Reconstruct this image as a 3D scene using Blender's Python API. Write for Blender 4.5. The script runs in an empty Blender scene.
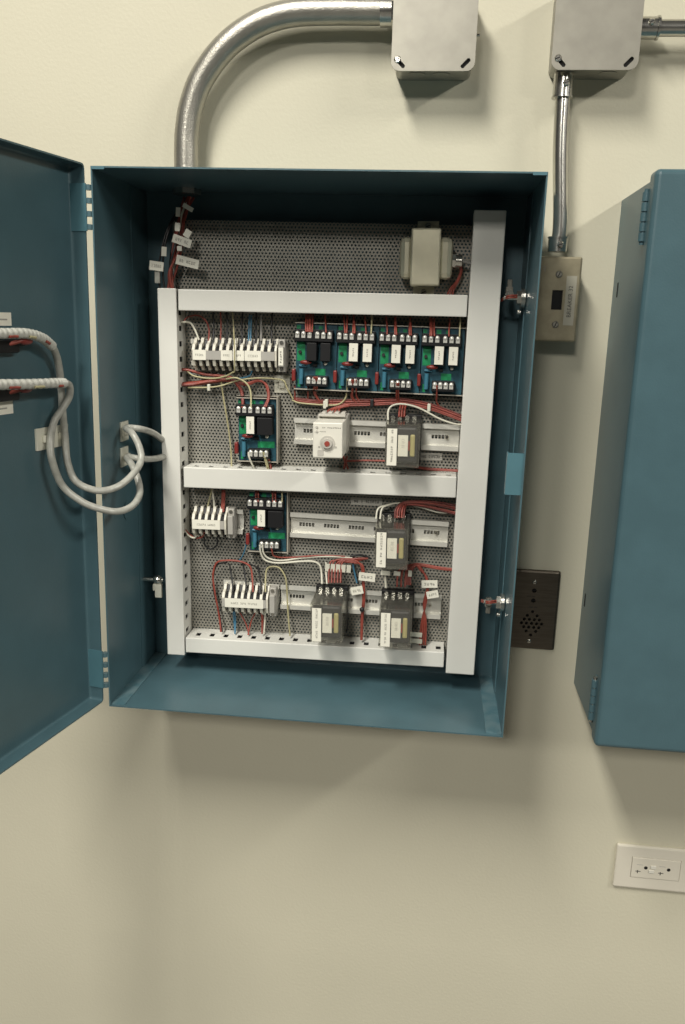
import bpy, bmesh, math, random
from mathutils import Vector, Matrix
random.seed(7)
SC = bpy.context.scene
COL = SC.collection
ZT = 1.75                      # height of the enclosure's top edge above the floor

# ------------------------------------------------------------------ camera
RM = ((0.99365947, 0.10825269, 0.03036791),      # world -> camera (x right, y down, z forward)
      (0.05368672, -0.21952394, -0.97412883),
      (-0.09878558, 0.96958269, -0.22394377))
CAM = Vector((0.3963, -1.1508, -0.1601 + ZT))
FPX = 837.3
cd = bpy.data.cameras.new('camera'); cam = bpy.data.objects.new('camera', cd); COL.objects.link(cam)
cd.sensor_fit = 'VERTICAL'; cd.sensor_height = 36.0; cd.lens = FPX / 1024 * 36.0; cd.clip_start = .01
m = Matrix(((RM[0][0], -RM[1][0], -RM[2][0], CAM.x), (RM[0][1], -RM[1][1], -RM[2][1], CAM.y),
            (RM[0][2], -RM[1][2], -RM[2][2], CAM.z), (0, 0, 0, 1)))
cam.matrix_world = m
SC.camera = cam
# ------------------------------------------------------------------ light
w = bpy.data.worlds.new('room_ambient'); SC.world = w; w.use_nodes = True
w.node_tree.nodes['Background'].inputs[0].default_value = (1.0, .95, .84, 1)
w.node_tree.nodes['Background'].inputs[1].default_value = .02
def area(name, loc, sx, sy, power, col, rot=(0, 0, 0)):
    l = bpy.data.lights.new(name, 'AREA'); l.shape = 'RECTANGLE'; l.size = sx; l.size_y = sy; l.energy = power; l.color = col
    o = bpy.data.objects.new(name, l); COL.objects.link(o); o.location = loc; o.rotation_euler = rot
    return o
for lx, ly, lw, lp in ((-.30, -1.65, .3, 84), (3.0, -1.65, .3, 98), (-.30, -4.3, .6, 125), (3.0, -4.3, .6, 85)):  # near pair: ceiling troffers; far pair: fill lights added to soften the shadows
    area('troffer_and_fill_light', (lx, ly, 3.3), lw, 1.2, lp, (1, .962, .875))
SC.view_settings.view_transform = 'Standard'; SC.view_settings.look = 'None'
SC.view_settings.gamma = 1; SC.view_settings.use_curve_mapping = False
SC.view_settings.exposure = -0.07

# ------------------------------------------------------------------ pixels to places
def ray(px, py):
    a, b = (px - 342.5) / FPX, (py - 512) / FPX
    return Vector([RM[0][i] * a + RM[1][i] * b + RM[2][i] for i in range(3)])
def U(px, py, y):              # the point on the plane at depth y
    d = ray(px, py); return CAM + d * ((y - CAM.y) / d.y)
def UX(px, py, x):             # the point on a side wall
    d = ray(px, py); return CAM + d * ((x - CAM.x) / d.x)
def UP(px, py, o, n):          # the point on any plane
    d = ray(px, py); return CAM + d * ((o - CAM).dot(n) / d.dot(n))

# ------------------------------------------------------------------ materials
def mat(name, col, rough=.5, metal=0, noise=0, nscale=40, bump=0, bscale=300, col2=None, spec=.5, coat=0, stretch=None):
    ma = bpy.data.materials.new(name); ma.use_nodes = True; nt = ma.node_tree; N = nt.nodes; L = nt.links
    b = N['Principled BSDF']
    b.inputs['Base Color'].default_value = (*col, 1); b.inputs['Roughness'].default_value = rough; b.inputs['Metallic'].default_value = metal
    b.inputs['Specular IOR Level'].default_value = spec; b.inputs['Coat Weight'].default_value = coat
    if noise or bump:
        tc = N.new('ShaderNodeTexCoord'); mp = N.new('ShaderNodeMapping'); L.new(tc.outputs['Object'], mp.inputs[0])
        if stretch: mp.inputs['Scale'].default_value = stretch
    if noise:
        t = N.new('ShaderNodeTexNoise'); t.inputs['Scale'].default_value = nscale; t.inputs['Detail'].default_value = 4
        L.new(mp.outputs[0], t.inputs['Vector'])
        r = N.new('ShaderNodeValToRGB'); r.color_ramp.elements[0].position = .35; r.color_ramp.elements[1].position = .68
        c2 = col2 or tuple(min(1, c * (1 + noise)) for c in col)
        r.color_ramp.elements[0].color = (*[c * (1 - (0 if col2 else noise)) for c in col], 1); r.color_ramp.elements[1].color = (*c2, 1)
        L.new(t.outputs['Fac'], r.inputs[0]); L.new(r.outputs[0], b.inputs['Base Color'])
    if bump:
        t = N.new('ShaderNodeTexNoise'); t.inputs['Scale'].default_value = bscale; t.inputs['Detail'].default_value = 2
        L.new(mp.outputs[0], t.inputs['Vector'])
        bu = N.new('ShaderNodeBump'); bu.inputs['Strength'].default_value = bump; bu.inputs['Distance'].default_value = .001
        L.new(t.outputs['Fac'], bu.inputs['Height']); L.new(bu.outputs[0], b.inputs['Normal'])
    return ma
M = dict(
    wall=mat('wall_paint', (.61, .58, .455), .62, noise=.03, nscale=3, bump=.25, bscale=220),
    floor=mat('floor_tile', (.10, .095, .085), .5, noise=.15, nscale=6),
    blue=mat('blue_enamel', (.063, .122, .144), .34, noise=.05, nscale=25, bump=.12, bscale=420),
    scuffed=mat('scuffed_blue_enamel', (.062, .140, .170), .4, noise=.5, nscale=55, col2=(.13, .20, .22)),
    bluelight=mat('blue_enamel_keeper', (.070, .165, .200), .42, noise=.05, nscale=25),
    duct=mat('white_duct_plastic', (.70, .695, .645), .38, noise=.02, nscale=12),
    perf=mat('perforated_steel', (.29, .28, .245), .55, .25, noise=.08, nscale=30),
    rail=mat('zinc_rail', (.70, .69, .63), .40, .35, noise=.05, nscale=60),
    galv=mat('galvanised_steel', (.33, .315, .27), .42, .5, noise=.07, nscale=45),
    emt=mat('conduit_steel', (.55, .54, .50), .24, .95, noise=.08, nscale=80),
    emtrough=mat('flexible_conduit_steel', (.40, .385, .34), .36, .8, noise=.07, nscale=60, bump=.35, bscale=500),
    nickel=mat('nickel', (.68, .66, .60), .22, .95),
    clamp=mat('tinned_clamp', (.72, .71, .66), .35, .45),
    stain=mat('brushed_stainless', (.14, .12, .095), .34, .85, noise=.12, nscale=40, stretch=(1, 1, 14)),
    switchplate=mat('beige_steel_cover', (.36, .32, .22), .42, .5, noise=.12, nscale=70),
    xfmr=mat('transformer_shell', (.60, .57, .43), .32, .55, noise=.07, nscale=50),
    xbell=mat('transformer_bell', (.66, .63, .48), .26, .6, noise=.06, nscale=50),
    black=mat('black_plastic', (.010, .010, .011), .5, spec=.3),
    dark=mat('dark_hole', (.006, .006, .006), .8),
    coil=mat('dark_core', (.02, .02, .022), .5),
    amber=mat('coil_tape_amber', (.42, .37, .16), .45),
    label=mat('paper_label', (.80, .78, .68), .6, noise=.03, nscale=80),
    greylabel=mat('grey_label', (.47, .455, .41), .5, noise=.05, nscale=80),
    ink=mat('label_ink', (.07, .07, .07), .7),
    inkgrey=mat('faded_ink', (.36, .35, .31), .7),
    pcb=mat('circuit_board_teal', (.018, .060, .085), .35, noise=.5, nscale=120, col2=(.03, .11, .15)),
    green=mat('solder_mask_green', (.018, .27, .105), .35, noise=.25, nscale=200),
    track=mat('track_plastic', (.42, .39, .33), .5),
    tblue=mat('blue_capacitor', (.05, .18, .26), .4),
    redcap=mat('red_varistor', (.20, .025, .02), .4),
    term=mat('terminal_beige', (.64, .61, .52), .45, noise=.05, nscale=60),
    termgrey=mat('terminal_grey', (.40, .385, .35), .5, noise=.05, nscale=60),
    white=mat('white_plastic', (.76, .74, .66), .4),
    timer=mat('timer_plastic', (.74, .72, .64), .42),
    timergrey=mat('timer_grey', (.50, .48, .43), .5),
    knob=mat('red_knob', (.30, .055, .04), .4),
    red=mat('red_wire', (.27, .055, .038), .45, noise=.2, nscale=90),
    maroon=mat('dark_red_wire', (.14, .024, .018), .45),
    yellow=mat('yellow_wire', (.42, .385, .22), .45),
    wwire=mat('white_wire', (.64, .62, .52), .45),
    bwire=mat('black_wire', (.015, .015, .016), .45),
    blwire=mat('blue_wire', (.05, .17, .27), .45),
    gwire=mat('grey_wire', (.30, .29, .27), .45),
    wrap=mat('spiral_wrap_plastic', (.54, .54, .49), .35, noise=.06, nscale=150),
    sleeve=mat('clear_sleeve', (.37, .37, .33), .3, noise=.15, nscale=120),
    outlet=mat('outlet_plastic', (.70, .66, .56), .35),
    clipgrey=mat('smoky_clip_plastic', (.22, .21, .18), .35),
    nylon=mat('nylon_mount', (.66, .65, .55), .5),
)
def clear_mat():
    ma = bpy.data.materials.new('clear_polycarbonate'); ma.use_nodes = True; nt = ma.node_tree; N = nt.nodes; L = nt.links
    N.remove(N['Principled BSDF'])
    tr = N.new('ShaderNodeBsdfTransparent'); tr.inputs[0].default_value = (.985, .985, .975, 1)
    gl = N.new('ShaderNodeBsdfGlossy'); gl.inputs['Roughness'].default_value = .12; gl.inputs[0].default_value = (.9, .9, .86, 1)
    di = N.new('ShaderNodeBsdfDiffuse'); di.inputs[0].default_value = (.62, .60, .52, 1)
    lw_ = N.new('ShaderNodeLayerWeight'); lw_.inputs[0].default_value = .35
    fr = N.new('ShaderNodeMath'); fr.operation = 'POWER'; fr.inputs[1].default_value = 2.6; L.new(lw_.outputs['Facing'], fr.inputs[0])
    m1 = N.new('ShaderNodeMixShader'); m2 = N.new('ShaderNodeMixShader'); m1.inputs[0].default_value = .05
    L.new(tr.outputs[0], m1.inputs[1]); L.new(di.outputs[0], m1.inputs[2])
    L.new(fr.outputs[0], m2.inputs[0]); L.new(m1.outputs[0], m2.inputs[1]); L.new(gl.outputs[0], m2.inputs[2])
    L.new(m2.outputs[0], N['Material Output'].inputs[0])
    return ma
M['clear'] = clear_mat()

# ------------------------------------------------------------------ mesh builder
class MB:
    def __init__(s): s.v = []; s.f = []; s.mi = []; s.sm = []; s.cur = 0
    def use(s, i): s.cur = i; return s
    def add(s, vs, fs, smooth=False):
        o = len(s.v); s.v += [tuple(p) for p in vs]
        for f in fs: s.f.append([o + i for i in f]); s.mi.append(s.cur); s.sm.append(smooth)
        return s
    def box(s, x0, x1, y0, y1, z0, z1, c=0):
        if x0 > x1: x0, x1 = x1, x0
        if y0 > y1: y0, y1 = y1, y0
        if z0 > z1: z0, z1 = z1, z0
        if not c:
            return s.add([(x, y, z) for z in (z0, z1) for y in (y0, y1) for x in (x0, x1)],
                         [(0, 2, 3, 1), (4, 5, 7, 6), (0, 1, 5, 4), (2, 6, 7, 3), (0, 4, 6, 2), (1, 3, 7, 5)])
        bm = bmesh.new(); bmesh.ops.create_cube(bm, size=1)
        for p in bm.verts: p.co = Vector(((x0 + x1) / 2 + p.co.x * (x1 - x0), (y0 + y1) / 2 + p.co.y * (y1 - y0), (z0 + z1) / 2 + p.co.z * (z1 - z0)))
        bmesh.ops.bevel(bm, geom=bm.edges[:], offset=c, segments=2, affect='EDGES', profile=.5)
        return s.bm(bm)
    def bm(s, bm, smooth=False):
        bm.verts.index_update(); vs = [p.co[:] for p in bm.verts]; fs = [[p.index for p in f.verts] for f in bm.faces]; bm.free()
        return s.add(vs, fs, smooth)
    def cyl(s, a, b, r, n=14, r2=None, smooth=True, caps=True):
        a, b = Vector(a), Vector(b); d = (b - a).normalized(); r2 = r if r2 is None else r2
        u = d.orthogonal().normalized(); v = d.cross(u)
        ring = lambda c, rr: [c + u * rr * math.cos(2 * math.pi * i / n) + v * rr * math.sin(2 * math.pi * i / n) for i in range(n)]
        s.add(ring(a, r) + ring(b, r2), [(i, (i + 1) % n, n + (i + 1) % n, n + i) for i in range(n)], smooth)
        if caps: s.add(ring(a, r), [tuple(range(n))[::-1]]); s.add(ring(b, r2), [tuple(range(n))])
        return s
    def tube(s, pts, r, n=8, rf=None):
        pts = [Vector(p) for p in pts]; k = len(pts); rings = []; u = None
        for i, p in enumerate(pts):
            d = (pts[min(i + 1, k - 1)] - pts[max(i - 1, 0)]).normalized()
            u = d.orthogonal().normalized() if u is None else (u - d * u.dot(d)).normalized()
            v = d.cross(u); rr = rf(i / (k - 1), i) if rf else r
            rings += [p + u * rr * math.cos(2 * math.pi * j / n) + v * rr * math.sin(2 * math.pi * j / n) for j in range(n)]
        fs = [(i * n + j, i * n + (j + 1) % n, (i + 1) * n + (j + 1) % n, (i + 1) * n + j) for i in range(k - 1) for j in range(n)]
        s.add(rings, fs, True); s.add(rings[:n], [tuple(range(n))[::-1]]); s.add(rings[-n:], [tuple(range(n))])
        return s
    def prism(s, poly, y0, y1, smooth=False):          # poly in x,z extruded along y
        n = len(poly)
        s.add([(x, y0, z) for x, z in poly] + [(x, y1, z) for x, z in poly],
              [tuple(range(n)), tuple(range(2 * n - 1, n - 1, -1))] + [(i, n + i, n + (i + 1) % n, (i + 1) % n) for i in range(n)])
        return s
    def prismx(s, poly, x0, x1):                       # poly in y,z extruded along x
        n = len(poly)
        s.add([(x0, y, z) for y, z in poly] + [(x1, y, z) for y, z in poly],
              [tuple(range(n)), tuple(range(2 * n - 1, n - 1, -1))] + [(i, n + i, n + (i + 1) % n, (i + 1) % n) for i in range(n)])
        return s
    def ball(s, c, rx, ry, rz, nu=12, nv=8):
        vs = []; fs = []
        for i in range(nv + 1):
            t = math.pi * i / nv
            for j in range(nu): a = 2 * math.pi * j / nu; vs.append((c[0] + rx * math.sin(t) * math.cos(a), c[1] + ry * math.sin(t) * math.sin(a), c[2] + rz * math.cos(t)))
        for i in range(nv):
            for j in range(nu): fs.append((i * nu + j, i * nu + (j + 1) % nu, (i + 1) * nu + (j + 1) % nu, (i + 1) * nu + j))
        return s.add(vs, fs, True)
    def holes(s, a0, a1, b0, b1, hl, t0, t1, put):     # plate in a,b with rectangular holes, thickness t
        A = sorted({a0, a1, *[h[0] for h in hl], *[h[1] for h in hl]}); B = sorted({b0, b1, *[h[2] for h in hl], *[h[3] for h in hl]})
        A = [a for a in A if a0 <= a <= a1]; B = [b for b in B if b0 <= b <= b1]
        solid = lambda i, j: 0 <= i < len(A) - 1 and 0 <= j < len(B) - 1 and not any(h[0] <= (A[i] + A[i + 1]) / 2 <= h[1] and h[2] <= (B[j] + B[j + 1]) / 2 <= h[3] for h in hl)
        for i in range(len(A) - 1):
            for j in range(len(B) - 1):
                if not solid(i, j): continue
                q = [(A[i], B[j]), (A[i + 1], B[j]), (A[i + 1], B[j + 1]), (A[i], B[j + 1])]
                vs = [put(a, b, t0) for a, b in q] + [put(a, b, t1) for a, b in q]
                fs = [(0, 1, 2, 3), (7, 6, 5, 4)]
                for k, (di, dj) in enumerate(((0, -1), (1, 0), (0, 1), (-1, 0))):
                    if not solid(i + di, j + dj): fs.append((k, k + 4, (k + 1) % 4 + 4, (k + 1) % 4))
                s.add(vs, fs)
        return s
    def build(s, name, mats, parent=None, label=None, fix=True):
        me = bpy.data.meshes.new(name); me.from_pydata(s.v, [], s.f)
        for k in (mats if isinstance(mats, (list, tuple)) else [mats]): me.materials.append(M[k])
        me.polygons.foreach_set('material_index', s.mi); me.polygons.foreach_set('use_smooth', s.sm); me.update()
        if fix:
            bm = bmesh.new(); bm.from_mesh(me); bmesh.ops.recalc_face_normals(bm, faces=bm.faces[:]); bm.to_mesh(me); bm.free()
        o = bpy.data.objects.new(name, me); COL.objects.link(o)
        if parent: o.parent = parent
        if label: o['label'] = label
        return o
def tag(o, label, cat, group=None):
    o['label'] = label; o['category'] = cat
    if group: o['group'] = group
    return o
def thing(name, label, cat, loc=(0, 0, 0), tilt=0, group=None):
    o = bpy.data.objects.new(name, None); COL.objects.link(o); o.empty_display_size = .01
    o.location = loc; o.rotation_euler = (0, -math.radians(tilt), 0)
    return tag(o, label, cat, group)
def copy_tree(o, parent=None):
    c = o.copy(); COL.objects.link(c); c.parent = parent
    for ch in [q for q in bpy.data.objects if q.parent == o]: copy_tree(ch, c)
    return c
def crm(P, n=8):                                        # smooth curve through points
    P = [Vector(p) for p in P]
    if len(P) < 3: return [P[0].lerp(P[-1], i / 4) for i in range(5)]
    Q = [P[0] * 2 - P[1]] + P + [P[-1] * 2 - P[-2]]; out = []
    for i in range(1, len(Q) - 2):
        a, b, c, d = Q[i - 1:i + 3]
        for k in range(n):
            t = k / n; out.append(.5 * ((2 * b) + (c - a) * t + (2 * a - 5 * b + 4 * c - d) * t * t + (3 * b - a - 3 * c + d) * t ** 3))
    return out + [P[-1]]
def rrect(x0, x1, z0, z1, r, n=5):
    out = []
    for cx, cz, a in ((x1 - r, z1 - r, 0), (x0 + r, z1 - r, 90), (x0 + r, z0 + r, 180), (x1 - r, z0 + r, 270)):
        for i in range(n + 1): t = math.radians(a + 90 * i / n); out.append((cx + r * math.cos(t), cz + r * math.sin(t)))
    return out
def cut(o, cutter):                                     # bake a boolean difference, drop the cutter
    co = cutter.build('cutter', 'dark', o.parent); bpy.context.view_layer.update()
    md = o.modifiers.new('b', 'BOOLEAN'); md.operation = 'DIFFERENCE'; md.object = co; md.solver = 'EXACT'
    dg = bpy.context.evaluated_depsgraph_get(); me = bpy.data.meshes.new_from_object(o.evaluated_get(dg))
    o.modifiers.clear(); o.data = me; me.name = o.name; bpy.data.objects.remove(co)
    return o
def marks(name, parent, words, length, height, loc, vertical=False, m='ink', step=None):
    # small printed strokes too fine to read: one flat patch of ink strokes; words = letters per word
    mb = MB(); step = step or length / (sum(words) + len(words) - 1); x = -length / 2; h = height / 2
    for wd in words:
        for k in range(wd):
            a, b = x + step * .12, x + step * .8; t = step * .22
            for q in random.sample(range(5), 3):
                r = [(a, a + t, -h, h), (b - t, b, -h, h), (a, b, h - t, h), (a, b, -t / 2, t / 2), (a, b, -h, -h + t)][q]
                if vertical: mb.box(loc[0] - r[3], loc[0] - r[2], loc[1], loc[1] - .00015, loc[2] + r[0], loc[2] + r[1])
                else: mb.box(loc[0] + r[0], loc[0] + r[1], loc[1], loc[1] - .00015, loc[2] + r[2], loc[2] + r[3])
            x += step
        x += step
    o = mb.build(name, m, parent); return o
def text(s, size, m, parent, loc, rot):
    c = bpy.data.curves.new('lettering', 'FONT'); c.body = s; c.size = size; c.align_x = 'CENTER'; c.align_y = 'CENTER'; c.extrude = .00008
    t = bpy.data.objects.new('lettering_curve', c); COL.objects.link(t)
    me = bpy.data.meshes.new_from_object(t.evaluated_get(bpy.context.evaluated_depsgraph_get())); bpy.data.objects.remove(t)
    me.materials.clear(); me.materials.append(M[m]); o = bpy.data.objects.new('lettering', me); COL.objects.link(o)
    o.parent = parent; o.location = loc; o.rotation_euler = rot
    return o
def screw(name, parent, c, r, mk='nickel', depth=.0015, ang=.4):
    mb = MB(); x, y, z = c
    mb.cyl((x, y, z), (x, y - depth * .5, z), r, 14).cyl((x, y - depth * .5, z), (x, y - depth, z), r, 14, r * .7)
    mb.use(1); ca, sa = math.cos(ang), math.sin(ang); t = r * .13
    P = [(-r * .65, -t), (r * .65, -t), (r * .65, t), (-r * .65, t)]
    mb.prism([(x + a * ca - b * sa, z + a * sa + b * ca) for a, b in P], y - depth * .9, y - depth - .0001)
    return mb.build(name, [mk, 'dark'], parent)

jit = lambda s: random.uniform(-s, s)
W1, H1, D1 = .5068, .6604, .1814
YP = -.030                                              # front face of the perforated panel
TL = .9                                                 # the row gear sits a touch off level

# ------------------------------------------------------------------ the room
o = MB().box(-2.6, 4.2, 0, .12, 0, 3.4).build('wall_back', 'wall'); o['kind'] = 'structure'
o = MB().box(-2.6, 4.2, -5.4, 0, -.1, 0).build('floor', 'floor'); o['kind'] = 'structure'

# ------------------------------------------------------------------ enclosures
def hinge_mb(z0, z1, x, y, r=.0045, n=5, skip=None):
    mb = MB(); h = (z1 - z0) / n
    for i in range(n):
        if skip is not None and i % 2 == skip: continue
        mb.cyl((x, y, z0 + i * h + .0006), (x, y, z0 + (i + 1) * h - .0006), r, 12)
    return mb
def tray(x0, x1, z0, z1, yf, yb, t=.0018, r=.005):      # a door: face at yf, flanges back to yb
    mb = MB()
    bm = bmesh.new(); bmesh.ops.create_cube(bm, size=1)
    for p in bm.verts: p.co = Vector(((x0 + x1) / 2 + p.co.x * (x1 - x0), (yf + yb) / 2 + p.co.y * (yb - yf), (z0 + z1) / 2 + p.co.z * (z1 - z0)))
    bk = [f for f in bm.faces if f.calc_center_median().y > (yf + yb) / 2 + abs(yb - yf) * .4]
    bmesh.ops.delete(bm, geom=bk, context='FACES_ONLY')
    ed = [e for e in bm.edges if not e.is_boundary]
    bmesh.ops.bevel(bm, geom=ed, offset=r, segments=4, affect='EDGES', profile=.5)
    bmesh.ops.recalc_face_normals(bm, faces=bm.faces[:])
    bmesh.ops.solidify(bm, geom=bm.faces[:], thickness=t)
    return mb.bm(bm)
enc = thing('electrical_enclosure', 'open blue steel control enclosure with its door swung left', 'enclosure', (0, 0, ZT - H1))
t = .0018
mb = MB()
mb.box(0, W1, -.0018, 0, 0, H1)
mb.box(0, t, -D1, -.0018, 0, H1).box(W1 - t, W1, -D1, -.0018, 0, H1)
mb.box(t, W1 - t, -D1, -.0018, H1 - t, H1).box(t, W1 - t, -D1, -.0018, 0, t)
mb.build('body', 'blue', enc)
for x0, x1 in ((t, .020), (W1 - .021, W1 - t)):          # folded corner flanges
    MB().box(x0, x1, -D1 + .004, -.002, t, t + .0012).build('corner_flange', 'scuffed', enc)
for x0, x1 in ((t, t + .0012), (W1 - t - .0012, W1 - t)):
    MB().box(x0, x1, -.062, -.002, .004, H1 - .004).build('corner_flange', 'blue', enc)
for x0, x1 in ((.001, .016), (W1 - .016, W1 - .001)):
    MB().box(x0, x1, -D1 - .0009, -D1, H1 - .0035, H1 - .0002).build('rim_tab', 'bluelight', enc)
a, b = U(507.5, 452.5, -D1 + .004), U(524, 495, -D1 + .004)
kx0, kx1, kz0, kz1 = a.x, W1 - .0018, b.z - (ZT - H1), a.z - (ZT - H1)
MB().box(kx0, kx1, -D1 + .001, -D1 + .0026, kz0, kz1).box(kx0, kx0 + .0016, -D1 + .0026, -D1 + .012, kz0, kz1).build('latch_keeper', 'bluelight', enc)
# door: hinged left, standing open
PIV = Vector((-.0085, -.1785, 0)); OPEN = math.radians(102.3)
door = tray(.000, W1 + .004, .005, H1 + .003, -.0210, 0).build('door', 'blue', enc)
door.location = PIV; door.rotation_euler = (0, 0, -OPEN)
DN = Vector((math.sin(OPEN), math.cos(OPEN), 0)); DN = Vector((math.cos(math.pi / 2 - OPEN), math.sin(math.pi / 2 - OPEN), 0))
DO = Vector((PIV.x, PIV.y, ZT)) - DN * .0192            # inner face of the door
def UD(px, py, off): return UP(px, py, DO + DN * off, DN)
for za, zb in ((.591, .641), (.026, .075)):
    h = hinge_mb(za, zb, -.0035, -D1 + .001, .0036, 7, 1).build('hinge', 'blue', enc)
    lf = MB().box(.0019, .0032, -.0192, .0028, za - .001, zb + .001).build('hinge_leaf', 'bluelight', door)
# screw bolts through the side walls, holding the panel brackets
def side_bolt(px, py, side):
    x = W1 - t - .0012 if side > 0 else t + .0012
    p = UX(px, py, x - side * .012); c = (x, p.y, p.z - (ZT - H1)); s = side
    mb = MB().cyl(c, (c[0] - s * .005, c[1], c[2]), .012, 18).cyl((c[0] - s * .005, c[1], c[2]), (c[0] - s * .010, c[1], c[2]), .009, 6, smooth=False)
    mb.cyl((c[0] - s * .010, c[1], c[2]), (c[0] - s * .026, c[1], c[2]), .0032, 10)
    mb.cyl((c[0] - s * .004, c[1], c[2] - .017), (c[0] - s * .008, c[1], c[2] - .017), .003, 10)
    bo = mb.build('panel_bolt', 'nickel', enc)
    return c
for px, py, dz in ((515, 298, 1), (494.5, 602, -1)):
    c = side_bolt(px, py, 1)
    q = (c[0] - .018, c[1] + .020, c[2] + .004 * dz)
    mb = MB().box(q[0] - .0045, q[0] + .0045, q[1] - .003, q[1] + .003, q[2], q[2] + dz * .010, .0012).box(q[0] - .003, q[0] + .003, q[1] - .002, q[1] + .002, q[2] + dz * .009, q[2] + dz * .019, .001)
    mb.use(1).cyl((q[0], q[1] - .003, q[2]), (q[0], q[1] - .008, q[2]), .0055, 14)
    mb.build('wing_clip', ['clipgrey', 'nickel'], enc, 'clear plastic clip with nickel screw')
    mb = MB()
    for k in (-1, 1): mb.tube(crm([(c[0] - .006, c[1], c[2] + .002 + k * .0012), (c[0] - .02, c[1] - .006, c[2] + .001 + k * .0012), (c[0] - .028, c[1] + .01, c[2] - .003 + k * .001)]), .0011, 6)
    mb.build('clip_wire', 'red', enc)
p = UX(162, 580, .030); q = (p.x - .006, p.y, p.z - (ZT - H1))
mb = MB().cyl((t, q[1], q[2]), (q[0] + .008, q[1], q[2]), .003, 10).ball((q[0], q[1], q[2]), .0075, .006, .0065)
mb.use(1).box(q[0] - .007, q[0] + .006, q[1] - .003, q[1] + .003, q[2] - .016, q[2] - .006, .001).box(q[0] - .004, q[0] + .006, q[1] - .003, q[1] + .003, q[2] - .026, q[2] - .015, .001)
mb.build('wing_clip', ['nickel', 'nylon'], enc)
o = MB().cyl((t + .0005, -.105, .245), (t + .0015, -.105, .245), .012, 20).build('knockout', 'blue', enc)
# round cable-tie mounts on the inner left wall
TM = []
for py in (431, 456.5):
    p = UX(125, py, .004)
    o = thing('cable_tie_mount', 'white square tie mount on the inner left wall, %s of the two' % ('upper' if py < 440 else 'lower'), 'tie mount', (t, p.y, p.z), 0, 'tie mounts on the inner wall')
    MB().box(0, .0025, -.0125, .0125, -.0125, .0125, .0005).build('pad', 'nylon', o)
    MB().box(.0025, .008, -.006, .006, -.004, .004, .001).build('saddle', 'nylon', o)
    TM.append(p)

e2 = thing('electrical_enclosure', 'closed blue steel enclosure cropped by the right edge', 'enclosure', (.6214, 0, ZT - H1))
MB().box(0, W1, -.158, 0, .001, H1 - .003).build('body', 'blue', e2)
tray(-.0034, W1 + .003, -.0036, H1 + .0054, -.1814, -.160, .002, .006).build('door', 'blue', e2)
for ta, tb in (((648.5, 191), (645, 241)), ((595.5, 679), (592, 721))):
    a, b = UX(*ta, .6214 - .004), UX(*tb, .6214 - .004); z0, z1 = b.z - (ZT - H1), a.z - (ZT - H1)
    hg = hinge_mb(z0, z1, -.0042, -.1525, .0044, 5).build('hinge', 'blue', e2)
    MB().box(-.0014, 0, -.156, -.138, z0, z1).build('hinge_leaf', 'blue', hg)
    MB().cyl((-.0042, -.1525, z0 - .003), (-.0042, -.1525, z1 + .003), .0028, 10).build('hinge_pin', 'nickel' if ta[1] > 400 else 'blue', hg)
for px, py in ((617.5, 290), (585, 600)):
    p = UX(px, py, .6214); MB().box(-.0005, .0004, p.y - .0022, p.y + .0022, p.z - (ZT - H1) - .009, p.z - (ZT - H1) + .009).build('knockout_slot', 'dark', e2)

# ------------------------------------------------------------------ perforated mounting panel
PX0, PX1, PZ0, PZ1 = .050, .468, ZT - .626, ZT - .039
pan = thing('mounting_panel', 'grey perforated steel mounting panel inside the open enclosure', 'panel', (PX0, YP, PZ0), 0)
P = .004763; R = .00148; RS = P * math.sqrt(3) / 2
nx, nz = int((PX1 - PX0) / P), int((PZ1 - PZ0) / RS)
hx = [(math.cos(math.radians(30 + 60 * k)), math.sin(math.radians(30 + 60 * k))) for k in range(6)]
vs, fs = [], []
for j in range(nz):
    for i in range(nx):
        cx, cz = P * (.5 + i + (.5 if j % 2 else 0)), RS * (j + .6); b = len(vs)
        for c, s in hx: vs.append((cx + P / math.sqrt(3) * c, 0, cz + P / math.sqrt(3) * s))
        for c, s in hx: vs.append((cx + R * c, 0, cz + R * s))
        for c, s in hx: vs.append((cx + R * c, .0018, cz + R * s))
        for k in range(6):
            q = (k + 1) % 6
            fs.append((b + k, b + 6 + k, b + 6 + q, b + q)); fs.append((b + 6 + k, b + 12 + k, b + 12 + q, b + 6 + q))
mb = MB(); mb.add(vs, fs); mb.build('perforated_sheet', 'perf', pan, fix=False)
pw, ph = P * (nx + .5), RS * (nz + .2)
for x in (-.003, pw): MB().box(x, x + .003, 0, .012, -.002, ph + .002).build('side_flange', 'perf', pan)
for x in (.012, pw - .012):
    for z in (.012, ph - .012):
        MB().cyl((x, .0016, z), (x, -YP - .0018, z), .005, 10).build('standoff', 'nickel', pan)

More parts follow.
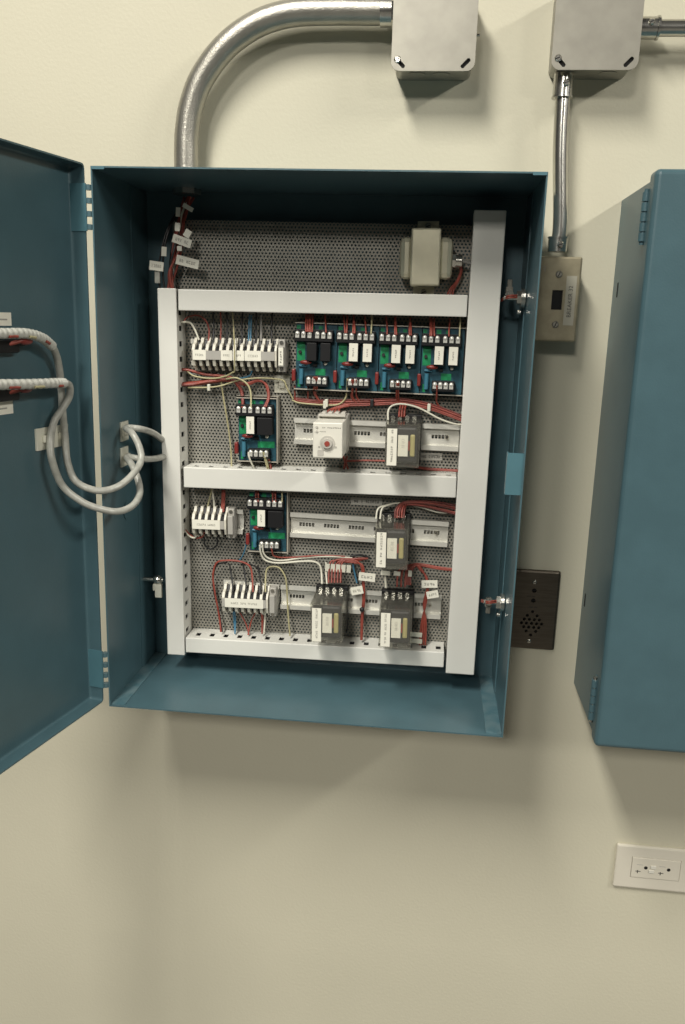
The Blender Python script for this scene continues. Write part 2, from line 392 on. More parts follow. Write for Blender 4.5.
# ------------------------------------------------------------------ wire ducts
def duct(label, length, width, depth, loc, tilt, vertical, s0=.014, pitch=.020, cap=True):
    d = thing('wire_duct', label, 'wire duct', loc, tilt, None)
    # local: runs along +a from origin, centred across b; mouth towards the viewer
    put = (lambda a, b, c: (b, c, a)) if vertical else (lambda a, b, c: (a, c, b))
    h = width / 2; tw = .0016
    n = int((length - s0) / pitch) + 1
    hl = [(s0 + k * pitch - .0034, s0 + k * pitch + .0034, -.029, -.015) for k in range(n) if s0 + k * pitch + .004 < length]
    for sgn in (-1, 1):
        mb = MB(); mb.holes(0, length, -depth + .003, 0, hl, sgn * h * .97, sgn * (h * .97 - tw), lambda a, c, b: put(a, b, c))
        mb.build('slotted_wall', 'duct', d)
    mb = MB(); x = [put(0, -h * .97, 0), put(length, h * .97, -.0016)]; mb.box(x[0][0], x[1][0], x[0][1], x[1][1], x[0][2], x[1][2]); mb.build('base', 'duct', d)
    for q in range(6):
        bb = (q % 3 - 1) * h * .5; cc = -.010 - .012 * (q // 3)
        mb = MB().tube([put(.004 + (length - .008) * i / 8, bb + jit(.001), cc + jit(.001)) for i in range(9)], h * .22, 6); mb.build('wire_run', 'maroon' if q == 4 else 'bwire', d)
    mb = MB(); x = [put(-.0005, -h, -depth), put(length + .0005, h, -depth + .004)]
    mb.box(x[0][0], x[1][0], x[0][1], x[1][1], x[0][2], x[1][2], .0012); mb.build('cover', 'duct', d)
    return d
DD = .040; YF = YP - DD
a = U(157.6, 288, YF); b = U(185, 654.5, YF); c = U(167, 654, YF); cx = U(166.6, 288.5, YF)
duct('narrow white wire duct running up the left side of the panel', cx.z - c.z, .0248, DD, ((c.x + b.x) / 2, YP, c.z), -.0, True, .012).rotation_euler = (0, -math.radians(.60), 0)
a = U(474, 211, YF); b = U(474, 675, YF); c = U(445.5, 673, YF)
duct('wide white wire duct running up the right side, blank cover', a.z - b.z + .001, b.x - c.x - .0002, DD, ((b.x + c.x) / 2, YP, b.z), 0, True)
for nm, l, bl, r, br in (('top white horizontal wire duct below the transformer', (177.5, 290), (178, 309.5), (468, 294), (467, 318)),
                         ('middle white horizontal wire duct under the round-knob timer', (183, 468), (183, 486.5), (457, 476), (456, 499)),
                         ('bottom white horizontal wire duct, lowest on the panel', (185, 638.5), (185, 651.5), (444.5, 651.5), (444, 668.5))):
    A, B, C_, D_ = U(*l, YF), U(*bl, YF), U(*r, YF), U(*br, YF)
    wd = ((A.z - B.z) + (C_.z - D_.z)) / 2; za = (A.z + B.z) / 2; zb = (C_.z + D_.z) / 2; ln = C_.x - A.x - .0015
    duct(nm, ln, wd, DD, (A.x + .001, YP, za), math.degrees(math.atan2(zb - za, ln)), False)

# ------------------------------------------------------------------ rails
def din_rail(label, pl, pr, hgt=.035, slots=True, bolt=True):
    A, B = U(*pl, YP - .007), U(*pr, YP - .007); ln = (B - A).length
    d = thing('din_rail', label, 'rail', (A.x, YP - .003, A.z), math.degrees(math.atan2(B.z - A.z, B.x - A.x)))
    mb = MB(); h = hgt / 2; tk = .0012
    hl = []; x = .012
    if slots:
        while x + .019 < ln:
            for k in range(5): hl.append((x + k * .0044, x + k * .0044 + .0034, -.0026, .0026))
            x += .0345
    mb.holes(0, ln, -h + .005, h - .005, hl, 0, -tk, lambda a, b, c: (a, c, b))
    for s in (-1, 1):
        mb.box(0, ln, -tk, -.0072, s * (h - .005), s * (h - .005 - tk))
        mb.box(0, ln, -.0072, -.0072 - tk, s * (h - .005 - tk), s * h)
        mb.box(0, ln, -.0072, -.0054, s * h, s * (h - .0008))
    mb.build('rail', 'rail', d)
    for bx in (.004, ln - .004): MB().cyl((bx, .003, 0), (bx, 0, 0), .005, 10).build('spacer', 'nickel', d)
    if bolt:
        for bx in ((ln - .016,) if ln > .06 else (ln - .006,)): screw('screw', d, (bx, -tk, 0), .003, 'nickel', .003)
    return d
din_rail('upper zinc rail carrying the timer and the topmost clear relay', (294.5, 430.5), (459, 438))
din_rail('middle zinc rail carrying a single clear relay', (290.5, 524), (448, 534))
din_rail('lower zinc rail carrying two clear relays', (281, 596), (441, 606.5))
din_rail('short zinc rail stub beside the five-way terminal strip', (196, 518), (243.5, 521.5), slots=False)
din_rail('short zinc rail hidden behind the long terminal strip', (192, 352), (288, 353), slots=False, bolt=False)
din_rail('short zinc rail behind the seven-way terminal strip', (224, 591), (279, 596), slots=False, bolt=False)

# ------------------------------------------------------------------ terminal strips
TPROF = [(-.006, -.020), (-.016, -.021), (-.020, -.016), (-.027, -.0145), (-.030, -.0065), (-.030, .0065), (-.026, .0130), (-.019, .0155), (-.015, .0215), (-.006, .021)]
WPROF = [(-.006, -.019), (-.013, -.019), (-.017, -.012), (-.024, -.010), (-.0285, -.006), (-.0285, .006), (-.024, .009), (-.016, .011), (-.012, .019), (-.006, .019)]
tm = MB(); tm.prismx(TPROF, 0, .0036); tm.use(1).prismx(WPROF, .0036, .0088)
tm = tm.build('terminal', ['term', 'coil']); tmesh = tm.data; bpy.data.objects.remove(tm)
def strip(label, pl, n, tilt, pitch, labels, end_label):
    A = U(*pl, YP - .03)
    s = thing('terminal_strip', label, 'terminal strip', (A.x, YP - .003, A.z), tilt)
    for k in range(n):
        q = bpy.data.objects.new('terminal', tmesh); COL.objects.link(q); q.parent = s; q.location = (k * pitch, 0, 0); q.scale = (pitch / .0088, 1, 1)
    x = n * pitch
    MB().prismx(TPROF, x, x + .0026).build('end_plate', 'term', s)
    eb = MB().box(x + .0035, x + .0125, -.006, -.022, -.021, .021, .001).box(x + .0045, x + .0118, -.022, -.029, -.014, .012, .001)
    for sz in (-.017, .017): eb.use(1).cyl((x + .008, -.021, sz), (x + .008, -.0235, sz), .0026, 10)
    eb = eb.build('end_stop', ['termgrey', 'nickel'], s)
    if end_label:
        MB().box(x + .0052, x + .0114, -.029, -.0297, -.012, .0105).build('label', 'label', eb)
        marks('print', eb, [5], .016, .0022, (x + .0083, -.0297, -.001), True, 'inkgrey')
    MB().box(.0005, n * pitch, -.030, -.0312, -.0062, .0052).build('marker_carrier', 'termgrey', s)
    for x0, x1, wd in labels:
        l = MB().box(x0 * pitch, x1 * pitch, -.0312, -.0319, -.0068, .0062).build('label', 'label', s)
        c = (x0 + x1) / 2 * pitch; marks('print', l, wd, min(.0022 * (sum(wd) + len(wd) - 1), (x1 - x0) * pitch * .86), .0028, (c, -.0319, -.0004), False, 'inkgrey')
    return s
strip('long beige terminal strip with several paper labels, under the top duct', (192.5, 354.3), 12, .9, .00915, [(.2, 2.1, [5]), (4.3, 5.9, [4]), (6.05, 7.65, [3]), (7.75, 10.1, [6])], True)
strip('five-way beige terminal strip beside the left duct under the middle duct', (192.5, 523), 5, TL, .0090, [(.1, 4.4, [6, 5])], False)
strip('seven-way beige terminal strip looped by red wire, lowest of the three strips', (222.5, 601), 7, TL, .0089, [(.5, 6.6, [5, 4, 6])], False)

# ------------------------------------------------------------------ relay boards
BW, BH = .0525, .084
PB = -.016                                              # board face in front of the panel
def make_board(name, label, loc, tilt, double, lab, group, edge=True, bw=BW):
    b = thing(name, label, 'relay board', loc, tilt, group)
    MB().box(.0006, bw - .0006, PB, PB + .0016, 0, BH).build('circuit_board', 'pcb', b)
    for r in ((.002, .0125, .036, .060), (.027, .040 if double else .050, .018, .0265), (.018, .024, .0765, .0815), (.030, .035, .077, .081), (.001, .006, .077, .0815), (.0035, .0075, .002, .012)):
        MB().box(r[0], min(r[1], bw - .001), PB, PB - .0003, r[2], r[3]).build('copper_area', 'green', b)
    def tblock(xs, z, hh):
        mb = MB().box(xs[0] - .0042, xs[-1] + .0042, PB, PB - .0115, z - hh, z + hh, .0006)
        tb = mb.build('terminal_block', 'black', b)
        for x in xs:
            mb = MB().ball((x, PB - .0112, z + .0022), .0031, .0026, .0033, 10, 6); mb.box(x - .0026, x + .0026, PB - .0115, PB - .0126, z - .0034, z + .0022, .0004); mb.build('clamp_screw', 'clamp', tb)
    xs = [.0035, .0115, .0195, .0295, .0375, .0455] if edge else [.0042, .0124, .0206, .0304, .0386, .0468]
    tblock(xs, .0690, .0076)
    tblock([.0195, .0265, .0335, .0405], .0108, .0066)
    if double: rl = [(.0165, .0295, 0), (.0345, .0475, 1)]
    else: rl = [(.0145, .0265, 0), (.0290, .0490, 1)]
    for x0, x1, k in rl:
        r = MB().box(x0, x1, PB, PB - .0155, .0370, .0600, .0006).build('relay', 'black', b)
        if lab[k]:
            MB().box(x0 + .0005, x1 - .0012, PB - .0155, PB - .0160, .0385, .0612).build('label', 'label', r)
            marks('print', r, [5], .011, .0019, ((x0 + x1) / 2 - .0004, PB - .0160, .050), True, 'inkgrey')
    MB().ball((.0150, PB - .009, .0345), .0078, .0035, .0030).build('varistor', 'redcap', b)
    MB().box(-.0035, .0012, PB - .001, PB - .009, .0095, .0255, .0014).build('varistor', 'redcap', b)
    MB().cyl((.0085, PB - .004, .006), (.0085, PB - .004, .026), .0030, 10).build('capacitor', 'tblue', b)
    MB().cyl((.0050, PB - .003, .0300), (.0150, PB - .003, .0290), .0016, 8).build('resistor', 'tblue', b)
    MB().cyl((.0400, PB, .0335), (.0400, PB - .004, .0335), .0022, 10).ball((.0400, PB - .004, .0335), .0022, .0016, .0022).build('indicator_lamp', 'label', b)
    MB().box(.0235, .0290, PB, PB - .003, .0290, .0325).build('diode', 'black', b)
    MB().cyl((.006, PB, .0475), (.006, PB - .003, .0475), .0022, 8).build('transistor', 'coil', b)
    return b
def track(label, loc, ln, tilt):
    d = thing('snap_track', label, 'track', loc, tilt)
    mb = MB().box(-.001, ln + .001, -.0005, -.003, -.002, BH + .002)
    for s, z in ((1, -.003), (-1, BH + .003)):
        mb.box(-.001, ln + .001, -.0005, PB - .004, z, z + s * .0016); mb.box(-.001, ln + .001, PB - .004, PB - .0025, z, z + s * .0030)
    mb.build('channel', 'track', d)
    if ln < .1: MB().box(ln + .0008, ln + .002, -.0005, PB - .003, -.003, BH + .003).build('end_wall', 'track', d)
    return d
def corner(pt, y): return U(pt[0], pt[1], y)
A = corner((295, 388), YP + PB); B = corner((461.5, 395), YP + PB)
tl = math.degrees(math.atan2(B.z - A.z, B.x - A.x)); ln = (B - A).length; bw = ln / 4
track('long plastic snap track holding four relay boards in a row', (A.x, YP, A.z), ln, tl)
nm = ['relay board beside the long terminal strip, its two relays unlabelled black', 'second relay board from the left in the row of four',
      'third relay board from the left in the row of four', 'rightmost relay board of four, next to the wide right duct']
for k in range(4):
    f = k * bw; c, s = math.cos(math.radians(tl)), math.sin(math.radians(tl))
    make_board('relay_board', nm[k], (A.x + f * c, YP, A.z + f * s), tl, True, (0, 0) if k == 0 else (1, 1), 'row of four relay boards', True, bw)
A = corner((238.5, 460), YP + PB); track('short snap track around the relay board under the red wire bundle', (A.x, YP, A.z), BW, TL)
make_board('relay_board', 'single-label relay board under the red bundle, above the middle duct', (A.x, YP, A.z), TL, False, (1, 0), None)
A = corner((249.5, 550), YP + PB); track('short snap track around the relay board below the middle duct', (A.x, YP, A.z), BW, TL)
make_board('relay_board', 'single-label relay board below the middle duct, left of the middle rail', (A.x, YP, A.z), TL, False, (1, 0), None)

# ------------------------------------------------------------------ clear plug-in relays
def clear_relay(label, pfront, words):
    # pfront: pixel of the middle of the front face; case front 78 mm off the panel
    fr = .080; A = U(*pfront, YP - fr); w, h = .0430, .0540
    r = thing('plug_in_relay', label, 'relay', (A.x, YP - .0072, A.z - h / 2), TL)
    f0, f1 = -.012, -(fr - .0072)
    MB().box(-w / 2 - .001, w / 2 + .001, -.0012, -.012, -.006, h + .006, .001).box(-w / 2 + .004, w / 2 - .004, -.012, -.014, .004, h - .004).build('socket', 'black', r)
    for k in range(4):
        for z in (-.002, h + .002):
            MB().cyl((-w / 2 + .006 + k * .0095, -.012, z), (-w / 2 + .006 + k * .0095, -.015, z), .003, 10).build('socket_screw', 'nickel', r)
    # hollow clear cover: five walls
    tk = .0013; mb = MB()
    mb.box(-w / 2, -w / 2 + tk, f0, f1 + tk, 0, h).box(w / 2 - tk, w / 2, f0, f1 + tk, 0, h)
    mb.box(-w / 2 + tk, w / 2 - tk, f0, f1 + tk, 0, tk).box(-w / 2 + tk, w / 2 - tk, f0, f1 + tk, h - tk, h)
    mb.box(-w / 2, w / 2, f1, f1 + tk, 0, h)
    cv = mb.build('clear_cover', 'clear', r)
    MB().prism(rrect(-w / 2 - .0008, w / 2 + .0008, -.0008, h + .0008, .002, 2), f0 - .002, f0).build('cover_rim', 'clear', r)
    MB().box(-w / 2 + .009, w / 2 - .006, f0 - .002, f1 + .020, .008, h - .014).build('contact_frame', 'coil', r)
    MB().box(-.0080, w / 2 - .003, f1 + .020, f1 + .0050, .005, h - .004, .003).build('armature_yoke', 'coil', r)
    MB().box(-w / 2 + .0025, -.0075, f1 + .016, f1 + .012, .004, h - .006).build('contact_arm', 'coil', r)
    co = MB().box(.0096, .0158, f1 + .014, f1 + .0028, .0130, h - .0130, .0018).build('coil', 'amber', r)
    MB().box(-.0055, .0070, f1 + .0025, f1 + .0080, .0135, h - .0140).build('rating_label', 'label', co)
    marks('print', co, [3, 4], .012, .0035, (.0010, f1 + .0025, h / 2 + .003), True, 'greylabel')
    MB().box(.0076, .0092, f1 + .0028, f1 + .0080, .021, .033).build('coil_strip', 'knob', co)
    lb = MB().box(-w / 2 + .0025, -w / 2 + .0148, f1 - .0005, f1, .0020, h - .0055).build('label', 'label', r)
    marks('print', lb, words, h * .78, .0026, (-w / 2 + .0087, f1 - .0005, h / 2), True, 'inkgrey')
    return r
clear_relay('clear-cased relay on the upper rail, right of the timer', (402.5, 446), [7, 3, 2])
clear_relay('clear-cased relay on the middle rail', (391.5, 549), [2, 2, 7])
clear_relay('clear-cased relay on the lower rail, left of the pair', (326.5, 624), [4, 4, 5])
clear_relay('clear-cased relay on the lower rail, right of the pair', (395.5, 629), [4, 2, 4, 5])

# ------------------------------------------------------------------ timer
A = U(327.5, 440.5, YP - .088)
tmr = thing('timer_relay', 'white plug-in timer with a red-centred knob on the upper rail', 'timer', (A.x, YP - .0072, A.z), TL)
w, h = .0375, .0445; f = -(.088 - .0072)
MB().box(-w / 2, w / 2, -.030, f, -h / 2, h / 2, .0014).build('housing', 'timer', tmr)
MB().box(-w / 2 - .001, w / 2 + .001, -.0012, -.032, -h / 2 - .001, h / 2 + .004, .001).build('socket', 'timergrey', tmr)
tb = MB().box(-w / 2 + .001, w / 2 - .001, -.018, -.040, h / 2 + .003, h / 2 + .006, .0006).build('terminal_ledge', 'timergrey', tmr)
for k in range(4): MB().box(-.0145 + k * .0085, -.0090 + k * .0085, -.012, -.030, h / 2 + .005, h / 2 + .0080, .0008).build('terminal', 'timergrey', tb)
kb = MB().cyl((0, f, -.0035), (0, f - .0010, -.0035), .0095, 28).build('dial', 'timergrey', tmr)
MB().cyl((0, f - .001, -.0035), (0, f - .0040, -.0035), .0068, 24, .0060).build('dial_ring', 'timergrey', kb)
MB().cyl((0, f - .0040, -.0035), (0, f - .0050, -.0035), .0034, 16).build('dial_centre', 'knob', kb)
for z in (.0165, .0112): MB().cyl((-.0135, f, z), (-.0135, f - .0012, z), .0015, 12).build('indicator_lamp', 'timergrey', tmr)
marks('print', tmr, [2, 8], .024, .0016, (.005, f, .0160), False, 'inkgrey'); marks('print', tmr, [5], .008, .0014, (-.006, f, .0110), False, 'inkgrey')
MB().prism(rrect(-.0125, -.0045, -.0195, -.0120, .0015, 3), f, f - .0004).build('range_window', 'timergrey', tmr)
for s in (-1, 1): MB().cyl((s * .0105, f, -.008), (s * .0105, f - .0006, -.008), .0013, 10).build('tick_mark', 'timergrey', tmr)

# ------------------------------------------------------------------ transformer
A = U(425.5, 257, YP - .045)
xf = thing('transformer', 'beige steel control transformer above the top duct', 'transformer', (A.x, YP, A.z), TL)
w, h = .0365, .0680
MB().box(-w / 2, w / 2, 0, -.046, -h / 2, h / 2, .0022).build('core', 'xfmr', xf)
for s, ww in ((-1, .0140), (1, .0150)):
    mb = MB(); mb.box(s * (w / 2 - .004), s * (w / 2 + ww), -.004, -.039, -.0255, .0245, .0065); mb.build('end_bell', 'xbell', xf)
for s in (-1, 1):
    tb = MB().box(-.0135 + .0015 * s, .0135 + .0015 * s, -.0002, -.0022, s * (h / 2 - .002), s * (h / 2 + .0125)).build('mounting_foot', 'xfmr', xf)
    screw('screw', tb, (.0015 * s, -.0022, s * (h / 2 + .0065)), .0042, 'galv', .003)
A = U(455.5, 261, YP - .022)
bu = thing('conduit_bushing', 'small round metal bushing right of the transformer', 'bushing', (A.x, A.y, A.z), 0)
MB().cyl((-.004, 0, 0), (.000, 0, 0), .0105, 8, smooth=False).cyl((.000, 0, 0), (.008, 0, 0), .0075, 16).build('nut', 'nickel', bu)
MB().cyl((.008, 0, 0), (.022, -.001, -.003), .002, 8).build('stem', 'gwire', bu)
MB().box(-.004, .008, .0085, .022, -.008, .008, .001).build('block', 'galv', bu)

# ------------------------------------------------------------------ conduits and boxes on the wall
def jbox(label, x0, zb, slots, knock, screwat):
    s = .0995
    b = thing('junction_box', label, 'junction box', (x0, 0, zb + ZT), 0)
    MB().prism(rrect(.003, s - .003, .003, s - .003, .009, 5), -.050, 0).build('body', 'galv', b)
    cv = MB().prism(rrect(0, s, 0, s, .010, 5), -.0535, -.050).build('cover', 'galv', b)
    ct = MB(); L2 = .0075
    for cx, cz, sx in ((.011, .0085, 1), (s - .011, .0085, -1), (.011, s - .0085, 1), (s - .011, s - .0085, -1)):
        sz = 1 if cz > .05 else -1
        dx, dz = .7 * sx, .7 * sz
        poly = []
        for k in range(12):
            a = 2 * math.pi * k / 12; ox, oz = math.cos(a) * .0024, math.sin(a) * .0024
            e = L2 * .62 if ox * dx + oz * dz > 0 else -L2 * .62
            poly.append((cx + ox + dx * e, cz + oz + dz * e))
        ct.prism(poly, -.060, -.0490)
    cut(cv, ct)
    MB().box(.004, s - .004, -.0506, -.0500, .004, s - .004).build('slot_shade_sheet', 'dark', b)  # near-black sheet, its colour stands in for the shade inside the slots
    for q in screwat: screw('screw', b, (q[0], -.0533, q[1]), .0040, 'nickel', .002)
    for x in knock: MB().cyl((x, -.027, .0032), (x, -.027, .0022), .011, 20).build('knockout', 'galv', b)
    return b
jbox('square galvanised junction box at the end of the large curved conduit', .3262, .1325, 1, (.03, .06), [(.0075, .0125)])
p = U(480, 35, -.03); MB().cyl((.0995 - .003, -.03, p.z - ZT - .1325), (.104, -.03, p.z - ZT - .1325), .002, 8).build('side_screw', 'nickel', [o for o in bpy.data.objects if o.name == 'junction_box'][0])
jbox('square galvanised junction box above the thin vertical conduit', .5147, .1340, 1, (.07,), [(.0075, .0125)])
YC = -.030
cen = [(186.3, 172), (186.3, 150), (187.3, 130), (191, 107), (202, 78), (225, 47), (256, 24.5), (290, 13.5), (330, 11.2), (360, 11.2), (384, 11.3)]
pts = [U(x, y, YC) for x, y in cen]
pts[0] = Vector((pts[1].x, YC, ZT + .0003))
big = thing('conduit', 'large grey steel conduit curving from the enclosure top to the junction box', 'conduit', (pts[0].x, YC, ZT))
off = Vector((pts[0].x, YC, ZT)); path = [q - off for q in crm(pts, 10)]
MB().tube(path, .0155, 24).build('pipe', 'emtrough', big)
e = path[-1]
mb = MB().cyl(e - Vector((.004, 0, 0)), e + Vector((.010, 0, 0)), .0172, 24).cyl(e + Vector((.010, 0, 0)), e + Vector((.0135, 0, 0)), .0195, 6, smooth=False)
mb.build('connector', 'emt', big)
MB().cyl((0, 0, .0005), (0, 0, .004), .0185, 24).build('locknut', 'emt', big)
MB().cyl((off.x, YC, H1 - .0085), (off.x, YC, H1 - .0020), .019, 8, smooth=False).build('conduit_bushing', 'emt', enc)
A, B = U(564.3, 72, YC), U(557, 252, YC); xm = (A.x + B.x) / 2; ztop, zbot = ZT + .1365, B.z
sm = thing('conduit', 'thin shiny vertical conduit between junction box and switch box', 'conduit', (xm, YC, zbot))
ln = ztop - zbot
pp = [(B.x - xm, 0, .002), (B.x - xm + .0008, 0, ln * .18), (A.x - xm - (A.x - B.x) * .3, 0, ln * .6), (A.x - xm, 0, ln)]
MB().tube(crm(pp, 8), .0090, 20).build('pipe', 'emt', sm)
for z0, z1, x, k in ((0, .016, B.x - xm, 0), (ln - .026, ln - .001, A.x - xm, 1)):
    cp = MB().cyl((x, 0, z0), (x, 0, z1), .0118, 20).cyl((x, 0, z1 if not k else z0), (x, 0, (z1 + .002) if not k else z0 - .002), .0128, 20).build('coupling', 'emt', sm)
    screw('set_screw', cp, (x + .002, -.0112, (z0 + z1) / 2), .0040, 'nickel', .003)
A, B = U(642, 28, YC), U(690, 31, YC)
rc = thing('conduit', 'horizontal conduit leaving the right junction box towards the right edge', 'conduit', (A.x, YC, A.z))
MB().tube([(0, 0, 0), (.3, 0, -.001), (.6, 0, -.002)], .0092, 20).build('pipe', 'emt', rc)
MB().cyl((-.027, 0, 0), (.016, 0, 0), .0120, 20).cyl((.0165, 0, 0), (.019, 0, 0), .0132, 20).build('connector', 'emt', rc)
screw('set_screw', rc, (.008, -.0114, .003), .0038, 'nickel', .003)

# switch box with its cover
A = U(582, 257, -.048); B = U(576.5, 342, -.048)
x1 = (A.x + B.x) / 2; zt, zb = A.z, B.z; hw = .0545; hh = zt - zb
sb = thing('switch_box', 'beige steel breaker switch box with a dark toggle slot, beside the open enclosure', 'switch box', (x1 - hw, 0, zb))
MB().prism(rrect(.002, hw - .002, .002, hh - .002, .004, 3), -.045, 0).build('body', 'galv', sb)
cv = MB().box(0, hw, -.048, -.0425, 0, hh, .0024).build('cover', 'switchplate', sb)
a, b = U(552.5, 290, -.048), U(561.5, 310, -.048); x0 = x1 - hw
cut(cv, MB().box(a.x - x0, b.x - x0, -.06, -.0452, b.z - zb, a.z - zb))
MB().box(a.x - x0 + .0003, b.x - x0 - .0003, -.0460, -.0451, b.z - zb + .0003, a.z - zb - .0003).build('toggle_recess', 'dark', sb)
for q in ((559, 274.3), (555.3, 324.5)): p = U(*q, -.048); screw('screw', sb, (p.x - x0, -.048, p.z - zb), .0042, 'galv', .0022, 1.2)
a, b = U(567.5, 276, -.048), U(575.5, 326, -.048)
lb = MB().box(hw - .0175, hw - .0050, -.048, -.0484, .020, .080).build('label', 'greylabel', sb)
lb.data.materials[0] = mat('tape_label', (.44, .42, .34), .5)
text('BREAKER 32', .0072, 'ink', lb, (hw - .0112, -.0485, .049), (math.radians(90), math.radians(-90), 0))
marks('print', sb, [1], .004, .007, (.009, -.048, hh - .015), False, 'galv')

# speaker / sensor plate
A = U(562, 573, -.006); B = U(553.5, 650.5, -.006)
x1 = (A.x + B.x) / 2; zt, zb = A.z + .002, B.z; pw_, hh = .070, A.z + .002 - B.z
sp = thing('speaker_plate', 'dark stainless wall plate with a diamond of speaker holes', 'wall plate', (x1 - pw_, 0, zb)); x0 = x1 - pw_
cv = MB().box(0, pw_, -.0075, 0, 0, hh, .0034).build('plate', 'stain', sp)
ct = MB()
for q, r in (((534.3, 590.5), .0033), ((533.2, 600.5), .0033)): p = U(*q, -.0065); ct.cyl((p.x - x0, -.02, p.z - zb), (p.x - x0, .01, p.z - zb), r, 14)
p = U(531.5, 623.2, -.0065); cx, cz = p.x - x0, p.z - zb
for r in range(-3, 4):
    n = {0: 5, 1: 4, 2: 2 if r > 0 else 2, 3: 1}[abs(r)]
    for k in range(n):
        off_ = (k - (n - 1) / 2) * (.0070 if n != 2 else .0135)
        ct.cyl((cx + off_, -.02, cz + r * .0058), (cx + off_, .01, cz + r * .0058), .0023, 10)
cut(cv, ct)
MB().box(.006, pw_ - .006, -.0012, -.0003, .006, hh - .006).build('hole_shade_sheet', 'dark', sp)  # dark sheet added so the drilled holes look shaded inside
for q in ((534.5, 582), (529, 641)): p = U(*q, -.0065); screw('screw', sp, (p.x - x0, -.0075, p.z - zb), .0028, 'nickel', .0014)
for q in ((531, 596), (533, 607)):
    p = U(*q, -.0065); marks('print', sp, [4, 3], .012, .0014, (p.x - x0, -.0075, p.z - zb), False, 'coil')

# outlet
A = U(617.3, 844, -.005); B = U(612.8, 886, -.005)
x0 = (A.x + B.x) / 2; zt, zb = A.z, B.z; hh = zt - zb
ol = thing('wall_outlet', 'white horizontal wall outlet plate low on the wall at the right', 'outlet', (x0, 0, zb)); pw_ = .1185
pl = MB().box(0, pw_, -.0062, 0, 0, hh, .0024).build('cover_plate', 'outlet', ol)
a, b = U(632, 857.5, -.0062), U(631, 876, -.0062)
rx0 = (a.x + b.x) / 2 - x0; rz1, rz0 = a.z - zb + .001, b.z - zb - .001; rw = .0700
cut(pl, MB().box(rx0 - .0006, rx0 + rw + .0006, -.02, -.0035, rz0 - .0006, rz1 + .0006))
rc_ = MB().box(rx0, rx0 + rw, -.0072, -.0036, rz0, rz1, .0008).build('receptacle', 'outlet', ol)
zc = (rz0 + rz1) / 2
for k, xo in enumerate((.007, .040)):
    MB().box(rx0 + xo, rx0 + xo + .0085, -.0071, -.0074, zc + .0050, zc + .0060).build('blade_slot', 'greylabel', rc_)
    MB().box(rx0 + xo - .001, rx0 + xo + .0065, -.0071, -.0074, zc - .0062, zc - .0052).box(rx0 + xo + .0015, rx0 + xo + .0027, -.0071, -.0074, zc - .0090, zc - .0040).build('blade_slot', 'coil', rc_)
    MB().cyl((rx0 + xo + .0135, -.0070, zc + .0010), (rx0 + xo + .0135, -.0074, zc + .0010), .0027, 12).build('ground_hole', 'dark', rc_)
MB().box(rx0 + .0250, rx0 + .0330, -.0072, -.0084, zc - .0070, zc - .0015, .0006).build('reset_button', 'white', rc_)
MB().box(rx0 + .0270, rx0 + .0350, -.0072, -.0084, zc + .0005, zc + .0060, .0006).build('test_button', 'white', rc_)

# ------------------------------------------------------------------ wires
def W(parent, pts, r, m, n=6, name='wire'):
    loc = parent.location
    return MB().tube([q - loc for q in crm([p if isinstance(p, Vector) else U(*p) for p in pts], n)], r, 7).build(name, m, parent, fix=False)
def harness(label, px, py, y=-.04, name='wire_harness', cat='wires'):
    return thing(name, label, cat, U(px, py, y))
def wtag(parent, px, py, y, w, h, ang, words, m='label', name='wire_tag'):
    c = U(px, py, y) - parent.location; o = MB().box(-w / 2, w / 2, -.0006, .0006, -h / 2, h / 2).build(name, m, parent)
    o.location = c; o.rotation_euler = (0, math.radians(ang), 0)
    if words: marks('print', o, words, w * .72, h * .34, (0, -.0006, 0), False, 'inkgrey')
    return o
def lone(label, pts, r, m, name='wire', cat='wire', n=8, group=None):
    P_ = crm([p if isinstance(p, Vector) else U(*p) for p in pts], n); o = P_[0].copy()
    ob = MB().tube([q - o for q in P_], r, 8).build(name, m, None, fix=False); ob.location = o
    return tag(ob, label, cat, group)

# entry bundle from the conduit into the left duct
h = harness('bundle of red and black tagged wires dropping from the conduit into the left duct', 172, 288, -.055)
zc = Vector((pts[0].x, YC, ZT - .012))
for k in range(11):
    m_ = 'red' if k not in (2, 5, 9) else ('bwire' if k != 9 else 'wwire')
    a = zc + Vector((jit(.008), jit(.008), 0))
    W(h, [a, U(183 + jit(3), 215, -.040 + jit(.006)), U(177 + jit(5), 245, -.048 + jit(.008)), U(172 + jit(4), 272, -.052 + jit(.006)), U(170.5 + jit(4), 292, -.052 + jit(.004))], .0016, m_)
W(h, [zc, U(171, 225, -.045), U(164, 250, -.050), U(163, 275, -.050), U(165, 292, -.050)], .0014, 'bwire')
W(h, [zc, U(168, 228, -.045), U(160, 258, -.048), U(158, 275, -.048), U(161, 292, -.052)], .0014, 'bwire')
for px, py, ww, hh_, an, wd in ((182, 241, .025, .0105, 18, [3, 2]), (187.5, 262, .030, .0115, 12, [2, 4]), (156.5, 266, .0185, .0115, 6, [5]), (164, 251.5, .0065, .0115, 4, None),
                               (177.5, 227, .0065, .010, 5, None), (178, 212, .0055, .011, 4, None), (187.5, 233.5, .0085, .0095, 30, None), (188, 207.5, .014, .0055, 28, None), (179.5, 248.5, .006, .006, 0, None)):
    wtag(h, px, py, -.062, ww, hh_, an, wd)
o = MB().box(-.0035, .0035, -.002, .002, -.008, .008, .001).build('clip', 'sleeve', h); o.location = U(157.5, 277, -.058) - h.location

